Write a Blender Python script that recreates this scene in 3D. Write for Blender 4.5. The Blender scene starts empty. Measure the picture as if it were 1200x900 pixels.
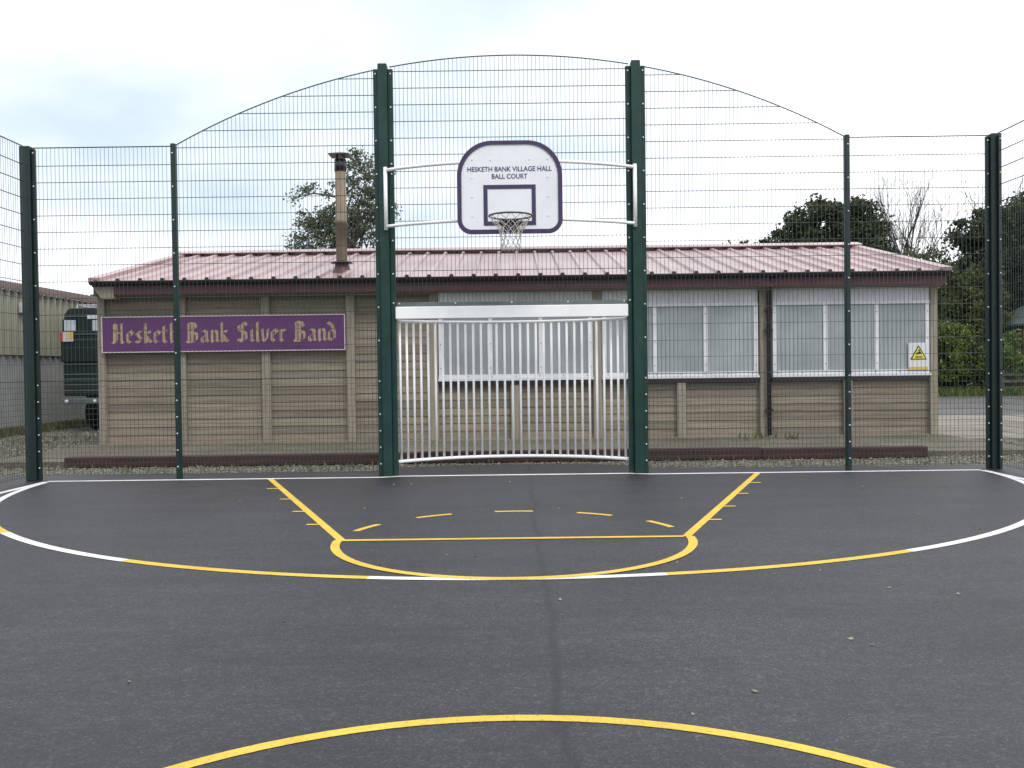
import bpy, bmesh, math, random
import numpy as np
from mathutils import Vector, Matrix

random.seed(7)
RNG = np.random.default_rng(11)
SC = bpy.context.scene
COL = SC.collection

# ------------------------------------------------------------------ camera
F_PX, PITCH, ROLL, YAW = 1075.9, -0.01662, -0.01275, -0.00216
CAM = Vector((0.0151, -11.132, 1.280))
cam_d = bpy.data.cameras.new('camera')
cam_d.sensor_width = 36.0
cam_d.lens = F_PX / 1200.0 * 36.0
cam_d.clip_start = 0.05
cam_d.clip_end = 3000.0
cam_o = bpy.data.objects.new('camera', cam_d)
COL.objects.link(cam_o)
_f = Vector((math.sin(YAW) * math.cos(PITCH), math.cos(YAW) * math.cos(PITCH), math.sin(PITCH)))
_r = Vector((math.cos(YAW), -math.sin(YAW), 0))
_u = _r.cross(_f)
_r2 = math.cos(ROLL) * _r + math.sin(ROLL) * _u
_u2 = -math.sin(ROLL) * _r + math.cos(ROLL) * _u
cam_o.matrix_world = Matrix(((_r2.x, _u2.x, -_f.x, CAM.x), (_r2.y, _u2.y, -_f.y, CAM.y),
                             (_r2.z, _u2.z, -_f.z, CAM.z), (0, 0, 0, 1)))
SC.camera = cam_o

# ------------------------------------------------------------------ sky, sun, exposure
SUN_EL, SUN_AZ = math.radians(52), math.radians(150)      # azimuth clockwise from +Y (behind the camera, to the right)
world = bpy.data.worlds.new('World')
SC.world = world
world.use_nodes = True
wn, wl = world.node_tree.nodes, world.node_tree.links
wn.clear()
w_out = wn.new('ShaderNodeOutputWorld')
w_bg = wn.new('ShaderNodeBackground')
w_bg.inputs['Strength'].default_value = 0.12
w_sky = wn.new('ShaderNodeTexSky')
w_sky.sky_type = 'NISHITA'
w_sky.sun_disc = False
w_sky.sun_elevation = SUN_EL
w_sky.sun_rotation = SUN_AZ
w_sky.dust_density = 2.0
w_tc = wn.new('ShaderNodeTexCoord')
w_sep = wn.new('ShaderNodeSeparateXYZ')
wl.new(w_tc.outputs['Generated'], w_sep.inputs[0])
def wmath(op, a, b=None):
    n = wn.new('ShaderNodeMath'); n.operation = op
    for i, v in enumerate((a, b)):
        if v is None: continue
        if isinstance(v, (int, float)): n.inputs[i].default_value = v
        else: wl.new(v, n.inputs[i])
    return n.outputs[0]
zc = wmath('MAXIMUM', w_sep.outputs['Z'], 0.0)
zd = wmath('ADD', zc, 0.22)
w_cmb = wn.new('ShaderNodeCombineXYZ')
wl.new(wmath('ADD', wmath('DIVIDE', w_sep.outputs['X'], zd), 0.38), w_cmb.inputs[0])
wl.new(wmath('DIVIDE', w_sep.outputs['Y'], zd), w_cmb.inputs[1])
w_cmb.inputs[2].default_value = 15.6
w_n1 = wn.new('ShaderNodeTexNoise'); w_n1.inputs['Scale'].default_value = 0.5; w_n1.inputs['Detail'].default_value = 5.0
w_n1.inputs['Roughness'].default_value = 0.52; w_n1.inputs['Distortion'].default_value = 0.35
wl.new(w_cmb.outputs[0], w_n1.inputs['Vector'])
w_r1 = wn.new('ShaderNodeValToRGB')
w_r1.color_ramp.elements[0].position = 0.32; w_r1.color_ramp.elements[0].color = (0.5, 0.5, 0.5, 1)
w_r1.color_ramp.elements[1].position = 0.48; w_r1.color_ramp.elements[1].color = (1, 1, 1, 1)
wl.new(w_n1.outputs['Fac'], w_r1.inputs[0])
w_n2 = wn.new('ShaderNodeTexNoise'); w_n2.inputs['Scale'].default_value = 0.55; w_n2.inputs['Detail'].default_value = 6.0
wl.new(w_cmb.outputs[0], w_n2.inputs['Vector'])
w_r2 = wn.new('ShaderNodeValToRGB')                       # thin grey-blue cloud bases to white cloud tops
w_r2.color_ramp.elements[0].position = 0.32; w_r2.color_ramp.elements[0].color = (5.2, 6.2, 7.2, 1)
w_r2.color_ramp.elements[1].position = 0.55; w_r2.color_ramp.elements[1].color = (11.2, 11.3, 11.5, 1)
wl.new(w_n2.outputs['Fac'], w_r2.inputs[0])
w_mix = wn.new('ShaderNodeMix'); w_mix.data_type = 'RGBA'
wl.new(w_r1.outputs[0], w_mix.inputs[0])
wl.new(w_sky.outputs[0], w_mix.inputs[6])
wl.new(w_r2.outputs[0], w_mix.inputs[7])
wl.new(w_mix.outputs[2], w_bg.inputs['Color'])
wl.new(w_bg.outputs[0], w_out.inputs[0])

sun_d = bpy.data.lights.new('sun', 'SUN')
sun_d.energy = 1.3
sun_d.angle = math.radians(22)
sun_d.color = (1.0, 0.96, 0.90)
sun_o = bpy.data.objects.new('sun', sun_d)
COL.objects.link(sun_o)
sd = Vector((math.sin(SUN_AZ) * math.cos(SUN_EL), math.cos(SUN_AZ) * math.cos(SUN_EL), math.sin(SUN_EL)))
sun_o.rotation_euler = sd.to_track_quat('Z', 'Y').to_euler()
sun_o.location = sd * 60
SC.view_settings.view_transform = 'Standard'
SC.view_settings.look = 'None'
SC.view_settings.gamma = 1.0
SC.view_settings.exposure = 0.22
SC.view_settings.use_curve_mapping = False

# ------------------------------------------------------------------ helpers
class MB:
    """collects shapes; build() links them as ONE mesh object"""
    def __init__(self): self.v = []; self.f = []; self.sm = []
    def add(self, vs, fs, smooth=False):
        n = len(self.v); self.v += [tuple(p) for p in vs]
        self.f += [tuple(i + n for i in f) for f in fs]; self.sm += [smooth] * len(fs)
        return self
    def box(self, x0, x1, y0, y1, z0, z1, ch=0.0):
        if ch <= 0:
            return self.add([(x0,y0,z0),(x1,y0,z0),(x1,y1,z0),(x0,y1,z0),(x0,y0,z1),(x1,y0,z1),(x1,y1,z1),(x0,y1,z1)],
                     [(3,2,1,0),(4,5,6,7),(0,1,5,4),(1,2,6,5),(2,3,7,6),(3,0,4,7)])
        bm = bmesh.new(); bmesh.ops.create_cube(bm, size=1)
        for v in bm.verts: v.co = Vector(((x0+x1)/2 + v.co.x*(x1-x0), (y0+y1)/2 + v.co.y*(y1-y0), (z0+z1)/2 + v.co.z*(z1-z0)))
        bmesh.ops.bevel(bm, geom=bm.edges[:], offset=ch, segments=1, affect='EDGES')
        bm.verts.index_update()
        vs = [v.co[:] for v in bm.verts]; fs = [[v.index for v in f.verts] for f in bm.faces]
        bm.free(); return self.add(vs, fs)
    def tube(self, pts, r, n=8, caps=True, smooth=True):
        pts = [Vector(p) for p in pts]; rs = r if isinstance(r, (list, tuple)) else [r] * len(pts)
        base = len(self.v); vs = []; fs = []; prev = None
        for i, p in enumerate(pts):
            d = (pts[min(i+1, len(pts)-1)] - pts[max(i-1, 0)]).normalized()
            if prev is None:
                a = Vector((0,0,1)) if abs(d.z) < 0.9 else Vector((1,0,0))
                s = d.cross(a).normalized()
            else: s = (prev - d * prev.dot(d)).normalized()
            prev = s; t = d.cross(s)
            for k in range(n):
                an = 2*math.pi*k/n
                vs.append(p + (s*math.cos(an) + t*math.sin(an)) * rs[i])
        for i in range(len(pts)-1):
            for k in range(n):
                k2 = (k+1) % n
                fs.append((i*n+k, i*n+k2, (i+1)*n+k2, (i+1)*n+k))
        self.add(vs, fs, smooth)
        if caps:
            m = len(pts)-1
            self.f.append(tuple(base + k for k in reversed(range(n)))); self.sm.append(False)
            self.f.append(tuple(base + m*n + k for k in range(n))); self.sm.append(False)
        return self
    def lathe(self, prof, cx=0, cy=0, n=16, smooth=True):
        vs = []; fs = []
        for r, z in prof:
            for k in range(n):
                a = 2*math.pi*k/n; vs.append((cx + r*math.cos(a), cy + r*math.sin(a), z))
        for i in range(len(prof)-1):
            for k in range(n):
                k2 = (k+1) % n; fs.append((i*n+k, i*n+k2, (i+1)*n+k2, (i+1)*n+k))
        return self.add(vs, fs, smooth)
    def prism(self, poly, fn0, fn1):
        """poly = list of 2D points (counter-clockwise seen from fn1 side); fn0/fn1 map them to the two end planes"""
        n = len(poly); vs = [fn0(*p) for p in poly] + [fn1(*p) for p in poly]
        fs = [tuple(reversed(range(n))), tuple(range(n, 2*n))]
        fs += [(k, (k+1) % n, n+(k+1) % n, n+k) for k in range(n)]
        return self.add(vs, fs)
    def mesh(self, name):
        m = bpy.data.meshes.new(name); m.from_pydata(self.v, [], self.f)
        m.polygons.foreach_set('use_smooth', self.sm); m.update(); return m
    def build(self, name, mat, parent=None, **props):
        return link(name, self.mesh(name), mat, parent, **props)

def link(name, me, mat=None, parent=None, **props):
    if mat is not None and not me.materials: me.materials.append(mat)
    o = bpy.data.objects.new(name, me); COL.objects.link(o)
    if parent is not None: o.parent = parent
    for k, v in props.items(): o[k] = v
    return o
def thing(name, label, category, group=None, loc=(0, 0, 0)):
    o = bpy.data.objects.new(name, None); COL.objects.link(o)
    o.empty_display_size = 0.2; o.location = loc
    o['label'] = label; o['category'] = category
    if group: o['group'] = group
    return o

# ------------------------------------------------------------------ materials
def mat_new(name):
    m = bpy.data.materials.new(name); m.use_nodes = True
    nt = m.node_tree; b = nt.nodes['Principled BSDF']
    return m, nt, b
def nd(nt, t, **kw):
    n = nt.nodes.new(t)
    for k, v in kw.items():
        if k in n.inputs: n.inputs[k].default_value = v
        else: setattr(n, k, v)
    return n
def coords(nt, scale=(1, 1, 1), kind='Object'):
    tc = nd(nt, 'ShaderNodeTexCoord'); mp = nd(nt, 'ShaderNodeMapping'); mp.inputs['Scale'].default_value = scale
    nt.links.new(tc.outputs[kind], mp.inputs[0]); return mp.outputs[0]
def ramp(nt, src, stops):
    r = nd(nt, 'ShaderNodeValToRGB'); e = r.color_ramp.elements
    while len(e) < len(stops): e.new(0.5)
    for i, (p, c) in enumerate(stops):
        e[i].position = p; e[i].color = tuple(c) + ((1,) if len(c) == 3 else ())
    nt.links.new(src, r.inputs[0]); return r.outputs[0]
def mixc(nt, fac, a, b, mode='MIX'):
    n = nd(nt, 'ShaderNodeMix'); n.data_type = 'RGBA'; n.blend_type = mode
    for i, v in ((0, fac), (6, a), (7, b)):
        if isinstance(v, (int, float)): n.inputs[i].default_value = v
        elif isinstance(v, tuple): n.inputs[i].default_value = v + ((1,) if len(v) == 3 else ())
        else: nt.links.new(v, n.inputs[i])
    return n.outputs[2]
def noise(nt, vec, scale, detail=4, rough=0.55, out='Fac'):
    n = nd(nt, 'ShaderNodeTexNoise', Scale=scale, Detail=detail, Roughness=rough)
    nt.links.new(vec, n.inputs['Vector']); return n.outputs[out]
def bump(nt, b, h, strength=0.3, dist=0.01):
    n = nd(nt, 'ShaderNodeBump', Strength=strength, Distance=dist)
    nt.links.new(h, n.inputs['Height']); nt.links.new(n.outputs[0], b.inputs['Normal'])
def mat_paint(name, col, rough=0.45, var=0.25, scale=6, dirt=None, spec=0.5, metallic=0.0, bmp=0.0, random_tint=0.0):
    m, nt, b = mat_new(name); v = coords(nt)
    n = noise(nt, v, scale, 5)
    lo = tuple(c * (1 - var) for c in col); hi = tuple(min(1, c * (1 + var)) for c in col)
    c = ramp(nt, n, [(0.3, lo), (0.7, hi)])
    if dirt:
        n2 = noise(nt, v, scale * 0.35, 7, 0.65)
        c = mixc(nt, ramp(nt, n2, [(0.52, (0, 0, 0)), (0.75, (0.7, 0.7, 0.7))]), c, dirt)
    if random_tint:
        oi = nd(nt, 'ShaderNodeObjectInfo')
        k = ramp(nt, oi.outputs['Random'], [(0, (1 - random_tint,) * 3), (1, (1 + random_tint * 0.6,) * 3)])
        c = mixc(nt, 1.0, c, k, 'MULTIPLY')
    nt.links.new(c, b.inputs['Base Color'])
    b.inputs['Roughness'].default_value = rough; b.inputs['Metallic'].default_value = metallic
    b.inputs['Specular IOR Level'].default_value = spec
    if bmp: bump(nt, b, n, bmp, 0.004)
    return m

M = {}
M['green'] = mat_paint('dark_green_powder_coat', (0.007, 0.038, 0.031), 0.45, 0.3, 5, spec=0.35, dirt=(0.022, 0.045, 0.04))
M['green_dk'] = mat_paint('black_green_powder_coat', (0.008, 0.020, 0.020), 0.42, 0.2, 9)
M['wire'] = mat_paint('green_wire_coating', (0.032, 0.062, 0.060), 0.38, 0.15, 20)
M['bolt'] = mat_paint('galvanised_bolt', (0.72, 0.74, 0.76), 0.35, 0.1, 30, metallic=0.35)
M['white_steel'] = mat_paint('white_powder_coated_steel', (0.88, 0.89, 0.90), 0.5, 0.04, 5, dirt=(0.72, 0.73, 0.72))
M['board_white'] = mat_paint('white_backboard_laminate', (0.77, 0.80, 0.84), 0.4, 0.04, 3, dirt=(0.66, 0.68, 0.70))
M['purple'] = mat_paint('purple_edge_paint', (0.040, 0.022, 0.082), 0.45, 0.15, 8)
M['letter_blue'] = mat_paint('indigo_lettering', (0.05, 0.035, 0.13), 0.5, 0.1, 20)
M['ring_steel'] = mat_paint('dark_ring_steel', (0.045, 0.04, 0.06), 0.4, 0.2, 12)
M['net'] = mat_paint('grey_net_cord', (0.52, 0.50, 0.46), 0.8, 0.2, 60)
M['sign_purple'] = mat_paint('purple_sign_paint', (0.10, 0.023, 0.118), 0.4, 0.18, 2.5)
M['gold'] = mat_paint('gold_sign_lettering', (0.33, 0.245, 0.17), 0.5, 0.35, 18)
M['cream'] = mat_paint('cream_sign_trim', (0.55, 0.47, 0.50), 0.5, 0.1, 8)
M['maroon'] = mat_paint('maroon_timber_paint', (0.085, 0.030, 0.034), 0.55, 0.3, 3, dirt=(0.06, 0.04, 0.036))
M['maroon_dk'] = mat_paint('black_maroon_gutter', (0.022, 0.013, 0.020), 0.35, 0.25, 5)
M['yellow_sign'] = mat_paint('yellow_sign_film', (0.68, 0.62, 0.05), 0.4, 0.05, 8)
M['black'] = mat_paint('black_print', (0.012, 0.012, 0.012), 0.5, 0.1, 8)
M['white_sheet'] = mat_paint('white_corrugated_plastic', (0.62, 0.63, 0.66), 0.45, 0.1, 2.5, dirt=(0.42, 0.43, 0.43))
M['shutter_frame'] = mat_paint('pale_window_frame_paint', (0.68, 0.69, 0.72), 0.5, 0.10, 4, dirt=(0.48, 0.49, 0.49))
M['pane'] = mat_paint('grey_translucent_pane', (0.29, 0.32, 0.34), 0.25, 0.18, 1.2, dirt=(0.20, 0.22, 0.22), random_tint=0.14)
M['truck'] = mat_paint('dark_green_lorry_paint', (0.008, 0.015, 0.017), 0.35, 0.25, 3)
M['truck_trim'] = mat_paint('worn_grey_lorry_trim', (0.10, 0.12, 0.12), 0.5, 0.25, 4)
M['rubber'] = mat_paint('tyre_rubber', (0.015, 0.015, 0.015), 0.85, 0.2, 10)
M['chrome'] = mat_paint('pale_lorry_fitting', (0.55, 0.57, 0.60), 0.35, 0.1, 6)
M['red'] = mat_paint('red_reflective_film', (0.40, 0.05, 0.06), 0.4, 0.1, 6)
M['amber'] = mat_paint('amber_reflective_film', (0.58, 0.42, 0.08), 0.4, 0.1, 6)
M['glass_pale'] = mat_paint('daylight_pale_glass', (0.45, 0.50, 0.56), 0.12, 0.15, 3)  # opaque pale colour stands in for daylight seen through the lorry windows
M['yellow_line'] = None

def mat_timber(name, a, b_, tint=0.24, axis='x', green=True):
    m, nt, b = mat_new(name)
    v = coords(nt, (0.55, 6, 9) if axis == 'x' else (9, 6, 0.55))
    oi = nd(nt, 'ShaderNodeObjectInfo')
    va = nd(nt, 'ShaderNodeVectorMath'); va.operation = 'ADD'
    nt.links.new(v, va.inputs[0])
    mu = nd(nt, 'ShaderNodeMath'); mu.operation = 'MULTIPLY'; mu.inputs[1].default_value = 37.0
    nt.links.new(oi.outputs['Random'], mu.inputs[0])
    cb = nd(nt, 'ShaderNodeCombineXYZ')
    for i in range(3): nt.links.new(mu.outputs[0], cb.inputs[i])
    nt.links.new(cb.outputs[0], va.inputs[1])
    grain = noise(nt, va.outputs[0], 3.0, 8, 0.65)
    c = ramp(nt, grain, [(0.28, a), (0.72, b_)])
    k = ramp(nt, oi.outputs['Random'], [(0, (1 - tint,) * 3), (0.5, (1.0, 0.99, 0.96)), (1, (1 + tint * 0.7, 1 + tint * 0.62, 1 + tint * 0.5))])
    c = mixc(nt, 1.0, c, k, 'MULTIPLY')
    if green:                                                  # algae and weather stains
        v2 = coords(nt)
        s = noise(nt, v2, 0.9, 5, 0.6)
        c = mixc(nt, ramp(nt, s, [(0.5, (0, 0, 0)), (0.72, (0.35, 0.35, 0.35))]), c, (0.135, 0.125, 0.08))
        s2 = noise(nt, v2, 2.3, 6, 0.7)
        c = mixc(nt, ramp(nt, s2, [(0.56, (0, 0, 0)), (0.8, (0.6, 0.6, 0.6))]), c, (0.10, 0.082, 0.066))
    nt.links.new(c, b.inputs['Base Color']); b.inputs['Roughness'].default_value = 0.8
    b.inputs['Specular IOR Level'].default_value = 0.25
    bump(nt, b, grain, 0.35, 0.004)
    return m
M['plank'] = mat_timber('weathered_shiplap', (0.172, 0.147, 0.115), (0.292, 0.255, 0.205))
M['batten'] = mat_timber('weathered_grey_batten', (0.20, 0.175, 0.14), (0.335, 0.30, 0.25), 0.1, 'z', False)
M['sleeper'] = mat_timber('maroon_stained_timber', (0.045, 0.024, 0.024), (0.10, 0.055, 0.052), 0.2, 'x', False)

def mat_tarmac(name, lo, hi, fleck=1.0, seam=True):
    m, nt, b = mat_new(name); v = coords(nt)
    big = noise(nt, v, 0.55, 6, 0.6)
    c = ramp(nt, big, [(0.30, lo), (0.70, hi)])
    vm = coords(nt, (0.5, 2.6, 1))                               # broad roller / screed bands across the court
    band = noise(nt, vm, 1.1, 4, 0.6)
    c = mixc(nt, 1.0, c, ramp(nt, band, [(0.3, (0.72, 0.72, 0.73)), (0.7, (1.32, 1.31, 1.28))]), 'MULTIPLY')
    mot = noise(nt, v, 14.0, 5, 0.7)                              # patchy texture of the laid mat
    c = mixc(nt, 1.0, c, ramp(nt, mot, [(0.32, (0.72, 0.72, 0.73)), (0.70, (1.30, 1.30, 1.28))]), 'MULTIPLY')
    agg = nd(nt, 'ShaderNodeTexVoronoi', Scale=105.0); nt.links.new(v, agg.inputs['Vector'])
    agc = ramp(nt, nd_color_val(nt, agg.outputs['Color']), [(0.0, (0.5,) * 3), (0.6, (0.92,) * 3), (0.86, (1.3,) * 3), (1.0, (2.5,) * 3)])
    c = mixc(nt, 0.85 * fleck, c, agc, 'MULTIPLY')
    agb = nd(nt, 'ShaderNodeTexVoronoi', Scale=38.0); nt.links.new(v, agb.inputs['Vector'])
    c = mixc(nt, 0.5 * fleck, c, ramp(nt, nd_color_val(nt, agb.outputs['Color']), [(0.0, (0.85,) * 3), (0.85, (1.03,) * 3), (1.0, (1.5,) * 3)]), 'MULTIPLY')
    st1 = noise(nt, v, 1.7, 7, 0.68)                              # old damp stains and pale scuffs
    c = mixc(nt, ramp(nt, st1, [(0.56, (0, 0, 0)), (0.68, (0.5, 0.5, 0.5))]), c, tuple(k * 0.55 for k in lo))
    st2 = noise(nt, coords(nt, (0.7, 3.4, 1)), 1.9, 8, 0.72)
    c = mixc(nt, ramp(nt, st2, [(0.57, (0, 0, 0)), (0.74, (0.55, 0.55, 0.55))]), c, tuple(k * 2.1 for k in hi))
    if seam:                                                     # paving joint running down the court
        sp = nd(nt, 'ShaderNodeSeparateXYZ'); nt.links.new(v, sp.inputs[0])
        wob = noise(nt, v, 1.6, 3, 0.5)
        a1 = nd(nt, 'ShaderNodeMath'); a1.operation = 'MULTIPLY_ADD'; nt.links.new(wob, a1.inputs[0]); a1.inputs[1].default_value = -0.16
        nt.links.new(sp.outputs['X'], a1.inputs[2])
        a2 = nd(nt, 'ShaderNodeMath'); a2.operation = 'SUBTRACT'; nt.links.new(a1.outputs[0], a2.inputs[0]); a2.inputs[1].default_value = 0.105
        a3 = nd(nt, 'ShaderNodeMath'); a3.operation = 'ABSOLUTE'; nt.links.new(a2.outputs[0], a3.inputs[0])
        c = mixc(nt, ramp(nt, a3.outputs[0], [(0.006, (0.75,) * 3), (0.034, (0, 0, 0))]), c, (0.008, 0.008, 0.010))
    nt.links.new(c, b.inputs['Base Color'])
    b.inputs['Roughness'].default_value = 0.50; b.inputs['Specular IOR Level'].default_value = 0.48
    bump(nt, b, agg.outputs['Distance'], 0.4, 0.004)
    return m
def nd_color_val(nt, col):
    s = nd(nt, 'ShaderNodeSeparateColor'); nt.links.new(col, s.inputs[0]); return s.outputs[0]
M['tarmac'] = mat_tarmac('court_tarmac', (0.0175, 0.018, 0.0225), (0.030, 0.030, 0.0365))
M['carpark'] = mat_tarmac('old_car_park_asphalt', (0.075, 0.073, 0.074), (0.115, 0.112, 0.112), 0.5, False)

def mat_line(name, col):
    m, nt, b = mat_new(name); v = coords(nt)
    n = noise(nt, v, 55, 4, 0.7); n2 = noise(nt, v, 3.0, 5, 0.6)
    c = mixc(nt, ramp(nt, n, [(0.52, (0, 0, 0)), (0.74, (0.6, 0.6, 0.6))]), col, (0.07, 0.07, 0.07))
    c = mixc(nt, 1.0, c, ramp(nt, n2, [(0.3, (0.80,) * 3), (0.7, (1.06,) * 3)]), 'MULTIPLY')
    nt.links.new(c, b.inputs['Base Color']); b.inputs['Roughness'].default_value = 0.6
    bump(nt, b, n, 0.35, 0.004); return m
M['yellow_line'] = mat_line('yellow_line_paint', (0.74, 0.50, 0.055))
M['white_line'] = mat_line('white_line_paint', (0.80, 0.79, 0.82))

def mat_ground(name, cols, scale, bstr=0.8, rnd=0.9):
    m, nt, b = mat_new(name); v = coords(nt)
    st = nd(nt, 'ShaderNodeTexVoronoi', Scale=scale); nt.links.new(v, st.inputs['Vector'])
    c = ramp(nt, nd_color_val(nt, st.outputs['Color']), [(0, cols[0]), (0.55, cols[1]), (1, cols[2])])
    big = noise(nt, v, 0.8, 6, 0.6)
    c = mixc(nt, 1.0, c, ramp(nt, big, [(0.3, (0.62, 0.62, 0.60)), (0.7, (1.2, 1.2, 1.15))]), 'MULTIPLY')
    nt.links.new(c, b.inputs['Base Color']); b.inputs['Roughness'].default_value = rnd
    bump(nt, b, st.outputs['Distance'], bstr, 0.02); return m
M['gravel_bed'] = mat_ground('gravel_and_earth', ((0.058, 0.055, 0.038), (0.115, 0.105, 0.08), (0.25, 0.235, 0.20)), 24)
M['concrete'] = mat_ground('worn_concrete', ((0.235, 0.215, 0.19), (0.27, 0.25, 0.22), (0.31, 0.285, 0.255)), 60, 0.2)
M['apron'] = mat_ground('shaded_mossy_concrete', ((0.10, 0.09, 0.07), (0.14, 0.127, 0.10), (0.19, 0.172, 0.14)), 40, 0.4)  # apron colour darkened to include its shade; moss belongs to the shed footing
M['turf'] = mat_ground('verge_turf', ((0.055, 0.085, 0.02), (0.085, 0.12, 0.03), (0.12, 0.14, 0.05)), 14)
M['stone'] = mat_paint('loose_stone', (0.215, 0.20, 0.172), 0.85, 0.45, 7)
M['cladding'] = mat_paint('fibre_cement_cladding', (0.26, 0.255, 0.20), 0.8, 0.16, 0.9, dirt=(0.18, 0.18, 0.125))
M['block'] = mat_paint('grey_block_wall', (0.34, 0.345, 0.34), 0.85, 0.14, 1.4, dirt=(0.16, 0.165, 0.09))
M['shed_roof'] = mat_paint('weathered_fibre_cement_roof', (0.085, 0.058, 0.052), 0.85, 0.3, 2)
M['bark'] = mat_paint('grey_brown_bark', (0.085, 0.07, 0.055), 0.9, 0.35, 3)
M['brick'] = mat_paint('red_brown_brick', (0.11, 0.06, 0.05), 0.85, 0.3, 6)
M['bark_pale'] = mat_paint('pale_twig_bark', (0.075, 0.065, 0.058), 0.9, 0.3, 3)

def mat_roof():
    m, nt, b = mat_new('faded_red_roof_sheet'); v = coords(nt)
    n = noise(nt, v, 0.7, 6, 0.6)
    c = ramp(nt, n, [(0.3, (0.29, 0.18, 0.182)), (0.7, (0.45, 0.325, 0.325))])
    n2 = noise(nt, coords(nt, (3.5, 0.5, 1)), 1.0, 6, 0.65)
    c = mixc(nt, ramp(nt, n2, [(0.45, (0, 0, 0)), (0.8, (0.6, 0.6, 0.6))]), c, (0.52, 0.42, 0.42))
    n3 = noise(nt, v, 9.0, 5, 0.7)                               # lichen and grime spots
    c = mixc(nt, ramp(nt, n3, [(0.60, (0, 0, 0)), (0.72, (0.55, 0.55, 0.55))]), c, (0.16, 0.115, 0.105))
    oi = nd(nt, 'ShaderNodeObjectInfo')
    c = mixc(nt, 1.0, c, ramp(nt, oi.outputs['Random'], [(0, (0.80, 0.78, 0.78)), (1, (1.12, 1.12, 1.12))]), 'MULTIPLY')
    nt.links.new(c, b.inputs['Base Color']); b.inputs['Roughness'].default_value = 0.32
    b.inputs['Specular IOR Level'].default_value = 0.5
    return m
M['roof'] = mat_roof()
M['flue'] = mat_paint('stained_cement_flue', (0.21, 0.165, 0.12), 0.75, 0.25, 3, dirt=(0.11, 0.085, 0.07))

def mat_leaf(name, cols, tr=0.25):
    m, nt, b = mat_new(name); v = coords(nt)
    n = noise(nt, v, 1.3, 4, 0.7)
    geo = nd(nt, 'ShaderNodeNewGeometry')
    c = ramp(nt, n, [(0.3, cols[0]), (0.52, cols[1]), (0.75, cols[2])])
    k = ramp(nt, geo.outputs['Random Per Island'], [(0, (0.6,) * 3), (0.6, (1.0,) * 3), (1, (1.5, 1.45, 1.3))])
    c = mixc(nt, 1.0, c, k, 'MULTIPLY')
    nt.links.new(c, b.inputs['Base Color']); b.inputs['Roughness'].default_value = 0.55
    b.inputs['Specular IOR Level'].default_value = 0.3
    t = nd(nt, 'ShaderNodeBsdfTranslucent'); nt.links.new(c, t.inputs['Color'])
    mx = nd(nt, 'ShaderNodeMixShader'); mx.inputs[0].default_value = tr
    nt.links.new(b.outputs[0], mx.inputs[1]); nt.links.new(t.outputs[0], mx.inputs[2])
    nt.links.new(mx.outputs[0], nt.nodes['Material Output'].inputs[0]); return m
M['leaf_dark'] = mat_leaf('dark_evergreen_leaf', ((0.028, 0.042, 0.021), (0.046, 0.063, 0.029), (0.07, 0.09, 0.04)))
M['leaf_grey'] = mat_leaf('flare_paled_green_leaf', ((0.085, 0.108, 0.07), (0.13, 0.155, 0.10), (0.18, 0.20, 0.13)))  # grey green lifted paler to imitate lens flare against the sky
M['leaf_mid'] = mat_leaf('olive_green_leaf', ((0.045, 0.060, 0.022), (0.075, 0.095, 0.032), (0.11, 0.13, 0.045)))
M['leaf_bright'] = mat_leaf('bright_shrub_leaf', ((0.055, 0.085, 0.018), (0.11, 0.155, 0.03), (0.19, 0.24, 0.055)))
M['grass'] = mat_leaf('verge_grass_blade', ((0.06, 0.09, 0.02), (0.10, 0.14, 0.03), (0.15, 0.18, 0.05)))
M['dry_grass'] = mat_leaf('dry_weed_blade', ((0.09, 0.085, 0.04), (0.13, 0.13, 0.05), (0.18, 0.17, 0.08)))

# ------------------------------------------------------------------ ground, court and painted lines
g = MB(); R_ = 900; seg = 48
g.add([(0, 0, -0.05)] + [(R_*math.cos(2*math.pi*k/seg), R_*math.sin(2*math.pi*k/seg), -0.05) for k in range(seg)],
      [(0, k+1, (k+1) % seg + 1) for k in range(seg)])
g.build('ground', M['gravel_bed'], kind='structure')
# court slab: the tarmac runs half a metre behind the fence and bulges out behind the goal recess
out = [(-6.35, -26), (6.35, -26), (6.35, 0.42), (1.75, 0.46), (1.55, 0.85), (0.9, 1.10), (0, 1.18), (-0.9, 1.10), (-1.55, 0.88), (-1.75, 0.50), (-6.35, 0.52)]
court = MB().prism(out, lambda x, y: (x, y, -0.20), lambda x, y: (x, y, 0.0)).build('tarmac_court', M['tarmac'], kind='structure')

def strip(pts, w, z, closed=False):
    """flat painted band of width w along a polyline"""
    pts = [Vector((p[0], p[1])) for p in pts]; vs = []; n = len(pts)
    for i, p in enumerate(pts):
        a = pts[max(i-1, 0)]; c = pts[min(i+1, n-1)]
        d1 = (p - a).normalized() if i > 0 else (c - p).normalized()
        d2 = (c - p).normalized() if i < n-1 else d1
        n1 = Vector((-d1.y, d1.x)); n2 = Vector((-d2.y, d2.x)); t = (n1 + n2).normalized()
        k = w / 2 / max(0.5, t.dot(n1))
        vs += [(p.x + t.x*k, p.y + t.y*k, z), (p.x - t.x*k, p.y - t.y*k, z)]
    return MB().add(vs, [(2*i, 2*i+1, 2*i+3, 2*i+2) for i in range(n-1)])
def arc(cx, cy, r, a0, a1, n=40):
    return [(cx + r*math.sin(a0 + (a1-a0)*i/n), cy - r*math.cos(a0 + (a1-a0)*i/n)) for i in range(n+1)]
RD = 5.58
YL, YG = -0.17, -0.08
strip([(-RD, YL), (-1.58, YL), (-1.36, YG), (1.40, YG), (1.62, YL), (RD, YL)], 0.085, 0.0022).build('end_line', M['white_line'], court)
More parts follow.
